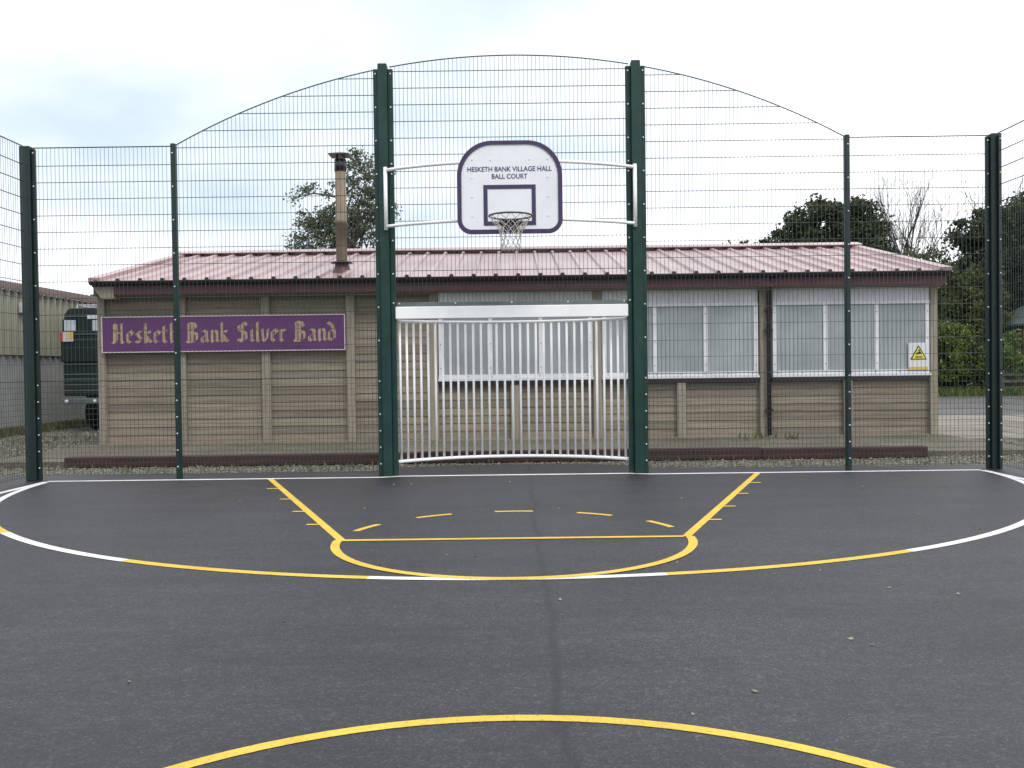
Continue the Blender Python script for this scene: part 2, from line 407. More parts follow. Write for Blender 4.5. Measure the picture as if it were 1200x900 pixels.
for s in (-1, 1):
    strip([(s*RD, YL-0.0435), (s*RD, -22)], 0.085, 0.0022).build('side_line', M['white_line'], court)
edges = [-86.6, -67.4, -48.1, -28.8, -9.5, 9.5, 28.8, 48.1, 67.4, 86.6]
for i in range(9):
    white = i in (0, 2, 4, 6, 8)
    strip(arc(0.02, 0.02, RD, math.radians(edges[i]), math.radians(edges[i+1]), 24), 0.075, 0.0030 if i % 2 == 0 else 0.0031).build(
        'goal_area_arc', M['white_line' if white else 'yellow_line'], court)
YF, RF = -4.235, 1.325
for s in (-1, 1):
    strip([(s*2.90, -0.22), (s*1.30, YF)], 0.066, 0.0032).build('key_side_line', M['yellow_line'], court)
    for k, (tx, ty) in enumerate(((2.555, -1.12), (2.20, -1.96), (1.875, -2.78), (1.585, -3.50))):
        strip([(s*(tx+0.005), ty), (s*(tx+0.145), ty)], 0.05, 0.0038).build('lane_tick', M['yellow_line'], court)
strip([(-1.30, YF), (1.28, YF)], 0.062, 0.0038).build('free_throw_line', M['yellow_line'], court)
strip(arc(0, YF, RF, -math.pi/2, math.pi/2, 48), 0.066, 0.0044).build('free_throw_arc', M['yellow_line'], court)
for a in (-65, -32, 0.0, 32.3, 64.6):
    hw = 7.4
    strip([(RF*math.sin(math.radians(a+d)), YF + RF*math.cos(math.radians(a+d))) for d in (-hw, -hw/2, 0, hw/2, hw)], 0.058, 0.0022).build(
        'dashed_arc_mark', M['yellow_line'], court)
strip(arc(0, -9.51, 1.72, -math.pi, math.pi, 96), 0.056, 0.0022).build('centre_circle', M['yellow_line'], court)

# side ground: apron, concrete path, car park, verge
MB().box(-7.6, 7.55, 1.98, 5.05, -0.15, 0.03).build('concrete_apron', M['apron'], kind='structure')
MB().prism([(7.56, 4.6), (12.8, 4.4), (13.2, 11.3), (7.56, 12.0)], lambda x, y: (x, y, -0.2), lambda x, y: (x, y, -0.012)).build('concrete_path', M['concrete'], kind='structure')
MB().prism([(5, 11.0), (60, 9.0), (60, 26.6), (5, 26.6)], lambda x, y: (x, y, -0.2), lambda x, y: (x, y, -0.024)).build('car_park', M['carpark'], kind='structure')
MB().add([(5, 26.6, -0.016), (70, 26.6, -0.016), (70, 44, 0.1), (5, 44, 0.1)], [(0, 1, 2, 3)]).build('grass_verge', M['turf'], kind='structure')

# ------------------------------------------------------------------ mesh fence
def arch_z(x):      # top edge of the arched end fence
    R = 8.44; return 5.06 - (R - math.sqrt(R*R - x*x))
def wire_panel(parent, p0, p1, ztop, zbot=0.05, dense_to=1.2, rail=True, spacing=0.05):
    """welded mesh panel from p0 to p1 (ground points); ztop(s) gives its height at distance s"""
    a = Vector(p0); b = Vector(p1); L = (b - a).length; d = (b - a) / L; nrm = Vector((-d.y, d.x))
    P = lambda s, z, off=0.0: (a.x + d.x*s + nrm.x*off, a.y + d.y*s + nrm.y*off, z)
    m = MB(); n = int(L / spacing); off = (L - n*spacing) / 2
    for i in range(n+1):
        s = off + i*spacing
        m.tube([P(s, zbot), P(s, ztop(s))], 0.0024, 4, False, False)
    z = zbot + 0.01
    while z < dense_to:                                         # close-set rebound wires at the bottom
        m.tube([P(0, z, -0.006), P(L, z, -0.006)], 0.0021, 4, False, False); z += 0.0667
    panel = m.build('mesh_panel', M['wire'], parent)
    z = max(dense_to, zbot + 0.02)
    zt = max(ztop(0), ztop(L), ztop(L/2))
    while z < zt - 0.03:
        ss = [i*L/200 for i in range(201) if ztop(i*L/200) >= z]
        if ss and ss[-1] - ss[0] > 0.06:
            h = MB()
            for o in (-0.007, 0.007): h.tube([P(ss[0], z, o), P(ss[-1], z, o)], 0.0028, 5, True, False)
            h.build('horizontal_wire', M['wire'], panel)
        z += 0.2
    if rail:
        k = 24; MB().tube([P(i*L/k, ztop(i*L/k)) for i in range(k+1)], 0.0072, 6).build('top_wire', M['wire'], panel)
    return panel
def bolts(parent, pts, r=0.011, out=(0, -1, 0)):
    m = MB(); o = Vector(out)
    for p in pts:
        p = Vector(p); m.tube([p, p + o*0.008, p + o*0.012], [r, r, r*0.55], 8, True, False)
    return m.build('bolts', M['bolt'], parent, kind='stuff')
def bolt_zs(zmin, ztop):
    zs = []; z = ztop
    while z > 1.25 and z > zmin: zs.append(z); z -= 0.4
    z = 1.15
    while z > zmin: zs.append(z); z -= 0.2
    return zs

HC = 4.02
fence = thing('end_fence', 'tall arched dark green weldmesh fence closing the end of the ball court', 'fence')
for s in (-1, 1):                                                # the two tall posts flanking the goal
    X = s * 1.515
    po = MB().box(X-0.055, X+0.055, -0.11, 0.03, 0, 4.945, 0.006).build('goal_post', M['green'], fence)
    for t in (-1, 1):
        lo = 0.0 if t == s else 0.0
        fl = MB().box(X + t*0.0565 if t > 0 else X - 0.118, X + 0.118 if t > 0 else X - 0.0565, -0.045, -0.002, lo, 4.90, 0.004).build('clamp_bar', M['green'], po)
        zs = bolt_zs(0.04, 4.84)
        if t == s: bolts(fl, [(X + t*0.090, -0.045, z) for z in zs])
        else: bolts(fl, [(X + t*0.090, -0.045, z) for z in zs if z > 2.08] + [(X + t*0.090, -0.045, 2.09), (X + t*0.09, -0.045, 3.76)])
    MB().box(X-0.05, X+0.05, -0.10, 0.02, 4.946, 4.95).build('post_cap', M['green_dk'], po)
    # slim intermediate post
    XM = s * 4.05
    pm = MB().box(XM-0.029, XM+0.029, -0.07, 0.0, 0, HC+0.02, 0.005).build('intermediate_post', M['green'], fence)
    st = MB().box(XM-0.022, XM+0.022, -0.079, -0.0702, 0.03, HC-0.02).build('clamp_bar', M['green_dk'], pm)
    bolts(st, [(XM, -0.079, z) for z in bolt_zs(0.04, 3.92)], 0.0095)
    # corner post
    XC = s * 5.83
    pc = MB().box(XC-0.062, XC+0.062, -0.08, 0.045, 0, HC+0.01, 0.006).build('corner_post', M['green_dk'], fence)
    fl = MB().box(*( (XC+0.0635, XC+0.108) if s < 0 else (XC-0.108, XC-0.0635) ), -0.04, -0.004, 0, HC-0.02, 0.004).build('clamp_bar', M['green_dk'], pc)
    bolts(fl, [(XC - s*0.087, -0.04, z) for z in bolt_zs(0.04, 3.95)], 0.0095)
    if s > 0:
        fl2 = MB().box(*( (XC-0.030, XC-0.005) if s < 0 else (XC+0.005, XC+0.030) ), -0.125, -0.082, 0, HC-0.02, 0.004).build('clamp_bar', M['green_dk'], pc)
        bolts(fl2, [(XC + s*0.0175, -0.125, z) for z in bolt_zs(0.04, 3.95)], 0.0085)
    wire_panel(fence, (s*5.76, 0.0), (s*4.04, 0.0), lambda q: HC)
    wire_panel(fence, (s*4.06, 0.0), (s*1.60, 0.0), (lambda q: max(HC, arch_z(4.06 - q))))
wire_panel(fence, (-1.44, 0.0), (1.44, 0.0), lambda q: arch_z(-1.44 + q), zbot=2.06, dense_to=2.06)
ch = MB().box(-1.40, 1.40, -0.012, 0.045, 2.045, 2.098, 0.004).build('lintel_channel', M['truck_trim'], fence)
bolts(ch, [(-1.36 + 0.68*i, -0.012, 2.085) for i in range(5)], 0.010)

for s, lab in ((-1, 'dark green weldmesh side fence running towards the corrugated shed side of the court'),
               (1, 'dark green weldmesh side fence running along the car park and hedge side of the court')):
    sf = thing('side_fence', lab, 'fence')
    for y0, y1 in ((-0.12, -2.56), (-2.64, -5.08), (-5.16, -7.6)):
        wire_panel(sf, (s*5.83, y0), (s*5.83, y1), lambda q: HC)
        pm = MB().box(s*5.83-0.034, s*5.83+0.034, y1-0.074, y1-0.006, 0, HC+0.02, 0.005).build('intermediate_post', M['green'], sf)
        bolts(pm, [(s*5.83 - s*0.034, y1-0.04, z) for z in bolt_zs(0.04, 3.92)], 0.0095, (-s, 0, 0))

# ------------------------------------------------------------------ goal with curved bar back
goal = thing('goal', 'white steel goal with vertical bars curving back between the two tall green posts', 'goal')
GR, GS = 2.03, 0.58
GH = math.asin(1.405 / GR)
def gpt(a, z): return (GR*math.sin(a), 0.02 + GR*(math.cos(a) - math.cos(GH)), z)
MB().box(-1.40, 1.40, -0.075, 0.02, 1.895, 2.042, 0.006).build('crossbar', M['white_steel'], goal)
MB().tube([gpt(-GH + 2*GH*i/40, 1.875) for i in range(41)], 0.019, 8).build('top_rail', M['white_steel'], goal)
MB().tube([gpt(-GH + 2*GH*i/40, 0.165) for i in range(41)], 0.021, 8).build('bottom_rail', M['white_steel'], goal)
bar_me = MB().tube([(0, 0, 0.165), (0, 0, 1.875)], 0.0145, 8).mesh('bar'); bar_me.materials.append(M['white_steel'])
for i in range(31):
    a = -GH + 2*GH*(i + 0.5)/31
    o = link('bar', bar_me, None, goal); o.location = gpt(a, 0)
for s in (-1, 1):
    for z in (0.165, 1.875):
        MB().box(s*1.43-0.028, s*1.43+0.026, -0.04, 0.04, z-0.03, z+0.018).build('bracket', M['green_dk'], goal)

# ------------------------------------------------------------------ basketball hoop
hoop = thing('basketball_hoop', 'white basketball backboard with purple edge, ring and net on curved white arms', 'hoop')
YB = -0.64
def round_board(x0, x1, z0, z1, rt, rb, n=14):
    pts = []
    for cx, cz, r, a0 in ((x1-rb, z0+rb, rb, -90), (x1-rt, z1-rt, rt, 0), (x0+rt, z1-rt, rt, 90), (x0+rb, z0+rb, rb, 180)):
        for i in range(n+1):
            a = math.radians(a0 + 90*i/n); pts.append((cx + r*math.cos(a), cz + r*math.sin(a)))
    return pts
bo = round_board(-0.605, 0.595, 2.82, 3.875, 0.40, 0.16)
board = MB().prism(bo, lambda x, z: (x, YB+0.03, z), lambda x, z: (x, YB, z)).build('backboard', M['board_white'], hoop)
bi = round_board(-0.555, 0.545, 2.868, 3.833, 0.36, 0.115)
n = len(bo)
mb = MB()
ys = (YB-0.004, YB-0.012)
for ring, y in ((bo, YB-0.002), (bo, YB-0.013), (bi, YB-0.013), (bi, YB-0.002)): mb.v += [(p[0], y, p[1]) for p in ring]
for j in range(3):
    for k in range(n):
        k2 = (k+1) % n; mb.f.append((j*n+k, j*n+k2, (j+1)*n+k2, (j+1)*n+k)); mb.sm.append(False)
mb.build('edge_band', M['purple'], board)
tx0, tx1, tz0, tz1, tw = -0.305, 0.290, 2.915, 3.375, 0.046
t = MB()
t.box(tx0, tx1, YB-0.006, YB-0.002, tz1-tw, tz1); t.box(tx0, tx1, YB-0.006, YB-0.002, tz0, tz0+tw)
t.box(tx0, tx0+tw, YB-0.006, YB-0.002, tz0+tw, tz1-tw); t.box(tx1-tw, tx1, YB-0.006, YB-0.002, tz0+tw, tz1-tw)
t.build('target_rectangle', M['purple'], board)
def text_mesh(txt, width, height):
    cu = bpy.data.curves.new('text', 'FONT'); cu.body = txt; cu.align_x = 'CENTER'; cu.align_y = 'CENTER'
    cu.offset = 0.012; cu.resolution_u = 3
    ob = bpy.data.objects.new('text', cu); COL.objects.link(ob)
    bpy.context.view_layer.update()
    me = bpy.data.meshes.new_from_object(ob.evaluated_get(bpy.context.evaluated_depsgraph_get()))
    bpy.data.objects.remove(ob); bpy.data.curves.remove(cu)
    co = np.empty(len(me.vertices)*3); me.vertices.foreach_get('co', co); co = co.reshape(-1, 3)
    lo, hi = co.min(0), co.max(0); c = (lo + hi)/2
    nw = np.zeros_like(co); nw[:, 0] = (co[:, 0]-c[0])/(hi[0]-lo[0])*width; nw[:, 2] = (co[:, 1]-c[1])/(hi[1]-lo[1])*height
    me.vertices.foreach_set('co', nw.ravel()); me.materials.clear(); me.update(); return me
for txt, w, z in (('HESKETH BANK VILLAGE HALL', 0.96, 3.555), ('BALL COURT', 0.405, 3.472)):
    tm = text_mesh(txt, w, 0.056); bmt = bmesh.new(); bmt.from_mesh(tm); todo = set(bmt.verts)
    while todo:                                                  # one mesh per letter
        stack = [todo.pop()]; isl = {stack[0]}
        while stack:
            for e in stack.pop().link_edges:
                for q in e.verts:
                    if q not in isl: isl.add(q); todo.discard(q); stack.append(q)
        vs = list(isl); ix = {q: i for i, q in enumerate(vs)}
        fs = {f for q in vs for f in q.link_faces}
        MB().add([(q.co.x - 0.005, YB - 0.004, q.co.z + z) for q in vs], [[ix[q] for q in f.verts] for f in fs]).build('letter', M['letter_blue'], board)
    bmt.free()
bl = [(x, YB-0.001, z) for x in (-0.435, 0.43) for z in (3.02, 3.24, 3.46)] + [(x, YB-0.001, z) for x in (-0.43, -0.22, 0.22, 0.43) for z in (3.665,)]
bm_ = MB()
for p in bl: bm_.tube([p, (p[0], p[1]-0.005, p[2])], 0.010, 8, True, False)
bm_.build('screw_heads', M['bolt'], board, kind='stuff')
# curved support arms from post to post, carrying the board
HS = 0.41; ax = 1.49; AR = (ax*ax + HS*HS)/(2*HS); AH = math.asin(ax/AR)
for z in (3.67, 3.00):
    pts = [(AR*math.sin(a), -0.125 - AR*(math.cos(a) - math.cos(AH)) if True else 0, z) for a in [-AH + 2*AH*i/32 for i in range(33)]]
    MB().tube(pts, 0.0195, 10).build('support_arm', M['white_steel'], hoop)
for s in (-1, 1):
    MB().tube([(s*1.49, -0.131, 2.955), (s*1.49, -0.131, 3.705)], 0.023, 10).build('end_tube', M['white_steel'], hoop)
    for x in (0.32,):
        MB().box(s*x-0.03, s*x+0.03, YB+0.031, YB+0.085, 2.93, 3.74).build('board_bracket', M['truck_trim'], hoop)
RY, RZ, RR = YB - 0.40, 2.955, 0.235
ring = MB().tube([(RR*math.cos(2*math.pi*i/36), RY + RR*math.sin(2*math.pi*i/36), RZ) for i in range(37)], 0.010, 8, False).build('ring', M['ring_steel'], hoop)
MB().box(-0.09, 0.09, YB-0.17, YB-0.013, RZ-0.012, RZ+0.008).build('ring_bracket', M['ring_steel'], ring)
MB().box(-0.10, 0.10, YB-0.022, YB-0.0062, RZ-0.09, RZ+0.02).build('ring_plate', M['ring_steel'], ring)
for s in (-1, 1):
    MB().tube([(s*0.09, YB-0.02, RZ-0.08), (s*0.12, RY+0.19, RZ-0.008)], 0.008, 6).build('ring_stay', M['ring_steel'], ring)
net = MB(); NN = 12
prof = [(0.235, 0.0), (0.20, -0.055), (0.16, -0.11), (0.128, -0.165), (0.115, -0.225), (0.108, -0.285), (0.105, -0.34), (0.11, -0.385)]
for k in range(NN):
    for dirn in (-1, 1):
        pts = []
        for i, (r, dz) in enumerate(prof):
            a = 2*math.pi*(k + dirn*0.5*(i % 2) + 0.0)/NN
            pts.append((r*math.cos(a) + random.uniform(-.004, .004), RY + r*math.sin(a), RZ + dz + random.uniform(-.005, .005)))
        net.tube(pts, 0.0042, 4, True)
net.build('net', M['net'], hoop)

# ------------------------------------------------------------------ band hut
hut = thing('band_hut', 'long low timber band hut with faded red metal roof and boarded windows', 'hut')
HX0, HX1, HY0, HY1 = -7.28, 7.43, 5.06, 12.74
YW = 5.0                                                        # face of the cladding
core = [(HY0, 0.0), (HY1, 0.0), (HY1, 2.62), (8.90, 3.70), (HY0, 2.62)]
MB().prism(core, lambda y, z: (HX1, y, z), lambda y, z: (HX0, y, z)).build('wall', M['plank'], hut)
def plank_mesh(L, h=0.136):
    m = MB(); pr = [(0.0, 0.0), (0.0, h), (-0.012, h), (-0.024, 0.014), (-0.024, 0.0)]
    return m.prism(pr, lambda y, z: (L, HY0 + y - 0.001, z), lambda y, z: (0, HY0 + y - 0.001, z)).mesh('plank')
bx = [-7.215, -5.81, -4.33, -2.845, -1.385, 0.03, 1.485, 2.95, 4.40, 5.87, 7.375]
pm_cache = {}
def planks(x0, x1, z0, z1):
    L = round(x1 - x0, 3)
    if L not in pm_cache:
        pm_cache[L] = plank_mesh(L); pm_cache[L].materials.append(M['plank'])
    z = z0
    while z < z1 - 0.06:
        o = link('plank', pm_cache[L], None, hut)
        o.location = (x0, random.uniform(-0.003, 0.002), z + random.uniform(-0.003, 0.003)); o.rotation_euler.y = random.uniform(-0.0015, 0.0015)
        z += 0.1385
for i in range(10):
    planks(bx[i] + 0.005, bx[i+1] - 0.005, 0.05, 2.60 if i < 4 else 1.05)
for i, x in enumerate(bx):
    top = 1.055 if i in (5, 7, 9) else 2.64
    w = 0.075 if i not in (0, 10) else 0.065
    MB().box(x-w, x+w, YW-0.035-0.001*i, HY0-0.002, 0.03, top, 0.004).build('batten', M['batten'], hut)
MB().box(HX0-0.02, HX1+0.02, YW-0.02, HY0-0.003, -0.10, 0.048).build('base_board', M['batten'], hut)
def corrugated(x0, x1, z0, z1, y, pitch, amp, thick=0.0):
    m = MB(); n = int((x1-x0)/pitch*6); vs = []; fs = []
    for i in range(n+1):
        x = x0 + (x1-x0)*i/n; yy = y + amp*math.cos(2*math.pi*(x-x0)/pitch)
        vs += [(x, yy, z0), (x, yy, z1)]
    return m.add(vs, [(2*i, 2*i+2, 2*i+3, 2*i+1) for i in range(n)], True)
for wx0, wx1 in ((-1.30, 1.405), (1.57, 4.30), (4.55, 7.30)):
    wf = MB().box(wx0, wx1, YW-0.005, HY0-0.004, 1.06, 2.40).build('window', M['shutter_frame'], hut)
    corrugated(wx0, wx1, 2.36, 2.625, YW-0.03, 0.088, 0.011).build('head_sheet', M['white_sheet'], wf)
    MB().box(wx0, wx1, YW-0.045, YW-0.0065, 2.335, 2.385).build('head_rail', M['shutter_frame'], wf)
    MB().box(wx0-0.01, wx1+0.01, YW-0.075, YW-0.0065, 1.075, 1.115).build('sill', M['white_sheet'], wf)
    MB().box(wx0, wx1, YW-0.05, YW-0.0065, 1.0, 1.073).build('drip_shadow_board', M['maroon_dk'], wf)  # near-black strip paints the shadow under the sill along with its drip edge
    MB().box(wx0, wx1, YW-0.040, YW-0.0065, 1.117, 1.185).build('bottom_rail', M['shutter_frame'], wf)
    pw = (wx1 - wx0 - 0.06) / 3
    for k in range(3):
        a = wx0 + 0.03 + k*pw; b = a + pw
        pn = corrugated(a+0.03, b-0.03, 1.187, 2.333, YW-0.022, 0.076, 0.004).build('pane', M['pane'], wf)
    for k in range(4):
        c = wx0 + 0.03 + k*pw; c = min(max(c, wx0+0.038), wx1-0.038)
        mu = MB().box(c-0.036, c+0.036, YW-0.042, YW-0.0066, 1.187, 2.333, 0.003)
        mo = mu.build('mullion', M['shutter_frame'], wf)
    sc = MB()
    for k in range(4):
        c = min(max(wx0 + 0.03 + k*pw, wx0+0.038), wx1-0.038)
        for z in (1.30, 1.72, 2.2): sc.tube([(c, YW-0.042, z), (c, YW-0.048, z)], 0.010, 6, True, False)
    for k in range(7):
        sc.tube([(wx0+0.1+k*(wx1-wx0-0.2)/6, YW-0.040, 1.15), (wx0+0.1+k*(wx1-wx0-0.2)/6, YW-0.046, 1.15)], 0.010, 6, True, False)
    sc.build('screws', M['truck_trim'], wf, kind='stuff')
# eaves: soffit, fascia, gutter
MB().box(-7.27, 7.49, 4.70, HY0-0.005, 2.632, 2.655).build('soffit', M['batten'], hut)
MB().box(-7.20, 7.46, 4.665, 4.698, 2.640, 2.80, 0.003).build('fascia', M['maroon'], hut)
gut = MB(); gp = [(0.065*math.cos(math.radians(a)), 0.065*math.sin(math.radians(a))) for a in range(180, 361, 20)]
gut.prism(gp[::-1], lambda y, z: (-7.22, 4.595 + y, 2.862 + z), lambda y, z: (7.49, 4.595 + y, 2.862 + z))
gut.build('gutter', M['maroon_dk'], hut)
MB().box(-7.22, 7.49, 4.655, 4.664, 2.775, 2.86).build('gutter_board', M['maroon_dk'], hut)
MB().box(-7.27, 7.49, 4.985, HY0-0.006, 2.600, 2.631).build('eaves_trim', M['batten'], hut)
pe = [(-7.225, 2.86), (-7.225, 2.80), (-7.06, 2.57), (-6.85, 2.57), (-6.85, 2.86)]
MB().prism(pe, lambda x, z: (x, 4.96, z), lambda x, z: (x, 4.662, z)).build('boxed_eave_end', M['batten'], hut)
# roof
EY, EZ, RYY, RZZ = 4.60, 2.875, 8.90, 3.83
slope = Vector((0, RYY-EY, RZZ-EZ)); sl = slope.length; sdir = slope/sl; snrm = Vector((0, -sdir.z, sdir.y))
for side in (0, 1):
    def RP(x, t, h):                                             # point on a roof slope: x along, t up the slope, h above it
        p = Vector((x, EY, EZ)) + sdir*t + snrm*h
        return (p.x, p.y if side == 0 else 2*RYY - p.y, p.z)
    sheet = MB(); vs = [RP(x, t, h) for h in (-0.03, 0.0) for (x, t) in ((-7.23, 0), (7.50, 0), (7.50, sl), (-7.23, sl))]
    fs = [(3, 2, 1, 0), (4, 5, 6, 7), (0, 1, 5, 4), (1, 2, 6, 5), (2, 3, 7, 6), (3, 0, 4, 7)]
    if side: fs = [tuple(reversed(f)) for f in fs]
    roof = sheet.add(vs, fs).build('roof_sheet', M['roof'], hut)
    nr = 39
    for i in range(nr):
        x = -7.12 + i*0.3805
        rb = MB(); pr = [(-0.045, 0.001), (0.045, 0.001), (0.022, 0.042), (-0.022, 0.042)]
        if side: pr = pr[::-1]
        rb.prism(pr, lambda u, h: RP(x+u, sl, h), lambda u, h: RP(x+u, -0.015, h))
        rb.build('roof_rib', M['roof'], roof)
        if side == 0:                                            # dark foam closers that fill the rib ends at the gutter
            MB().box(x-0.03, x+0.03, EY-0.022, EY-0.016, EZ-0.012, EZ+0.034).build('rib_closer', M['maroon_dk'], roof)
    for xe, s in ((-7.23, -1), (7.50, 1)):
        vf = MB(); pr = [(-0.10, -0.032), (0.10, -0.032), (0.10, 0.056), (-0.10, 0.056)]
        if side: pr = pr[::-1]
        vf.prism(pr, lambda u, h: RP(xe - s*0.085 + u, sl+0.0, h), lambda u, h: RP(xe - s*0.085 + u, -0.02, h))
        vf.build('verge_flashing', M['roof'], roof)
for i in range(6):                                               # ridge capping in overlapping lengths
    a = -7.25 + i*2.459; b = a + 2.49
    rc = MB(); pr = [(8.62, 3.835), (8.90, 3.915), (9.18, 3.835), (9.18, 3.850), (8.90, 3.932), (8.62, 3.850)]
    dz = 0.004*(i % 2)
    rc.prism(pr, lambda y, z: (a, y, z + 0.004 + dz), lambda y, z: (b, y, z + 0.004 + dz))
    rc.build('ridge_cap', M['roof'], hut)
# flue pipe
FX, FY = -3.06, 5.45
zf = EZ + (FY-EY)/(RYY-EY)*(RZZ-EZ)
fl = MB().lathe([(0.100, zf-0.05), (0.100, 3.92), (0.106, 3.92), (0.106, 4.02), (0.100, 4.02), (0.098, 4.88), (0.0, 4.88)], FX, FY, 18).build('flue', M['flue'], hut)
MB().lathe([(0.098, 4.87), (0.108, 4.87), (0.108, 5.08), (0.092, 5.08), (0.092, 4.885)], FX, FY, 18).build('cowl', M['maroon_dk'], fl)
cp = MB()
for k in range(4):
    a = math.pi/4 + k*math.pi/2; cp.tube([(FX+0.09*math.cos(a), FY+0.09*math.sin(a), 5.07), (FX+0.09*math.cos(a), FY+0.09*math.sin(a), 5.145)], 0.011, 6)
cp.build('cowl_legs', M['maroon_dk'], fl, kind='stuff')
cc = MB(); q = 0.185; zq = 5.145
cc.add([(FX-q, FY-q, zq), (FX+q, FY-q, zq), (FX+q, FY+q, zq), (FX-q, FY+q, zq), (FX-q, FY-q, zq+.014), (FX+q, FY-q, zq+.014), (FX+q, FY+q, zq+.014), (FX-q, FY+q, zq+.014), (FX, FY, zq+.08)],
       [(3, 2, 1, 0), (0, 1, 5, 4), (1, 2, 6, 5), (2, 3, 7, 6), (3, 0, 4, 7), (4, 5, 8), (5, 6, 8), (6, 7, 8), (7, 4, 8)])
cc.build('cowl_cap', M['maroon_dk'], fl)
MB().lathe([(0.19, zf-0.06), (0.135, zf+0.08), (0.115, zf+0.155)], FX, FY, 18).build('flashing_cone', M['maroon'], fl)
MB().lathe([(0.102, zf+0.20), (0.20, zf+0.168), (0.20, zf+0.152), (0.102, zf+0.152)], FX, FY, 18).build('storm_collar', M['maroon_dk'], fl)
# downpipe
dp = MB().tube([(4.47, 4.90, 0.06), (4.47, 4.90, 2.50), (4.47, 4.62, 2.78)], 0.036, 10).build('downpipe', M['maroon_dk'], hut)
for z in (0.5, 1.9, 2.25): MB().box(4.40, 4.54, 4.88, 4.955, z-0.02, z+0.02).build('pipe_clip', M['maroon_dk'], dp)

# ------------------------------------------------------------------ purple name board with blackletter lettering
sign = thing('name_sign', 'long purple sign with gold blackletter lettering on the timber hut wall', 'sign')
SX0, SX1, SZ0, SZ1, SY = -7.17, -2.925, 1.645, 2.275, 4.905
MB().box(SX0, SX1, SY, 4.962, SZ0, SZ1).build('board', M['sign_purple'], sign)
for z in (SZ0, SZ1-0.016): MB().box(SX0-0.006, SX1+0.006, SY-0.012, SY-0.001, z, z+0.016).build('trim', M['cream'], sign)
for x in (SX0-0.006, SX1-0.010): MB().box(x, x+0.016, SY-0.0118, SY-0.001, SZ0+0.0165, SZ1-0.0165).build('trim', M['cream'], sign)
GL = {
 'H': (.80, [[(.02,.90),(.16,1),(.16,.0),(.02,.06)], [(.16,0),(.27,.04)], [(.16,.54),(.40,.50),(.56,.56)], [(.42,.92),(.56,1),(.56,.05),(.68,0)], [(.28,.96),(.28,.08)]]),
 'e': (.50, [[(.12,.50),(.12,.10),(.25,0),(.42,.10)], [(.12,.50),(.28,.64),(.43,.46)], [(.12,.30),(.43,.44)]]),
 's': (.50, [[(.42,.55),(.28,.62),(.12,.50),(.40,.20),(.28,0),(.08,.08)]]),
 'k': (.55, [[(.04,.94),(.14,1),(.14,.05),(.22,0)], [(.14,.40),(.35,.62),(.42,.50),(.18,.33),(.42,.05),(.50,.03)]]),
 't': (.43, [[(.15,.85),(.15,.10),(.28,0),(.40,.08)], [(.02,.62),(.36,.62)]]),
 'h': (.57, [[(.04,.94),(.14,1),(.14,.05),(.22,0)], [(.14,.50),(.30,.62),(.43,.50),(.43,.10),(.32,-.10)]]),
 'B': (.80, [[(.02,.88),(.18,1),(.18,0),(.03,.05)], [(.18,1),(.50,.95),(.60,.75),(.25,.55)], [(.25,.55),(.64,.42),(.64,.12),(.40,0),(.18,0)], [(.38,.95),(.38,.08)]]),
 'a': (.56, [[(.10,.55),(.28,.62),(.40,.50),(.40,.08),(.50,.02)], [(.40,.38),(.12,.25),(.14,.05),(.25,0),(.40,.12)]]),
 'n': (.58, [[(.05,.55),(.14,.62),(.14,.05),(.22,0)], [(.14,.50),(.32,.62),(.43,.50),(.43,.08),(.53,.02)]]),
 'S': (.74, [[(.62,.85),(.40,1),(.15,.85),(.15,.65),(.57,.40),(.57,.12),(.35,0),(.08,.12)], [(.36,.95),(.36,.08)]]),
 'i': (.32, [[(.05,.55),(.14,.62),(.14,.06),(.24,0)], [(.12,.82),(.17,.87)]]),
 'l': (.32, [[(.05,.94),(.14,1),(.14,.06),(.24,0)]]),
 'v': (.54, [[(.05,.56),(.13,.66),(.16,.12),(.26,0)], [(.26,0),(.40,.20),(.44,.66)]]),
 'r': (.43, [[(.05,.55),(.14,.62),(.14,.05),(.22,0)], [(.14,.48),(.28,.62),(.38,.52)]]),
 'd': (.58, [[(.06,.95),(.30,.78),(.43,.45),(.43,.12),(.26,0)], [(.26,0),(.12,.12),(.12,.48),(.28,.60),(.43,.45)]]),
}
WORDS = 'Hesketh Bank Silver Band'
tot = sum(GL[c][0] if c != ' ' else 0.42 for c in WORDS)
LX0, LX1, LZ, LH = -7.0, -3.06, 1.815, 0.335
kx = (LX1-LX0)/tot
nib = (math.cos(math.radians(38))*0.10, math.sin(math.radians(38))*0.085)
cur = 0.0
for c in WORDS:
    if c == ' ': cur += 0.42; continue
    w, strokes = GL[c]; m = MB(); dy = 0.0
    for st in strokes:
        for (a, b) in zip(st[:-1], st[1:]):
            q = [(a[0]-nib[0], a[1]-nib[1]), (a[0]+nib[0], a[1]+nib[1]), (b[0]+nib[0], b[1]+nib[1]), (b[0]-nib[0], b[1]-nib[1])]
            ar = sum(q[i][0]*q[(i+1) % 4][1] - q[(i+1) % 4][0]*q[i][1] for i in range(4))
            if ar < 0: q = q[::-1]
            dy += 0.0004
            m.add([(LX0 + (cur+u)*kx, SY-0.003-dy, LZ + v*LH) for u, v in q], [(0, 1, 2, 3)])
    m.build('letter', M['gold'], sign); cur += w

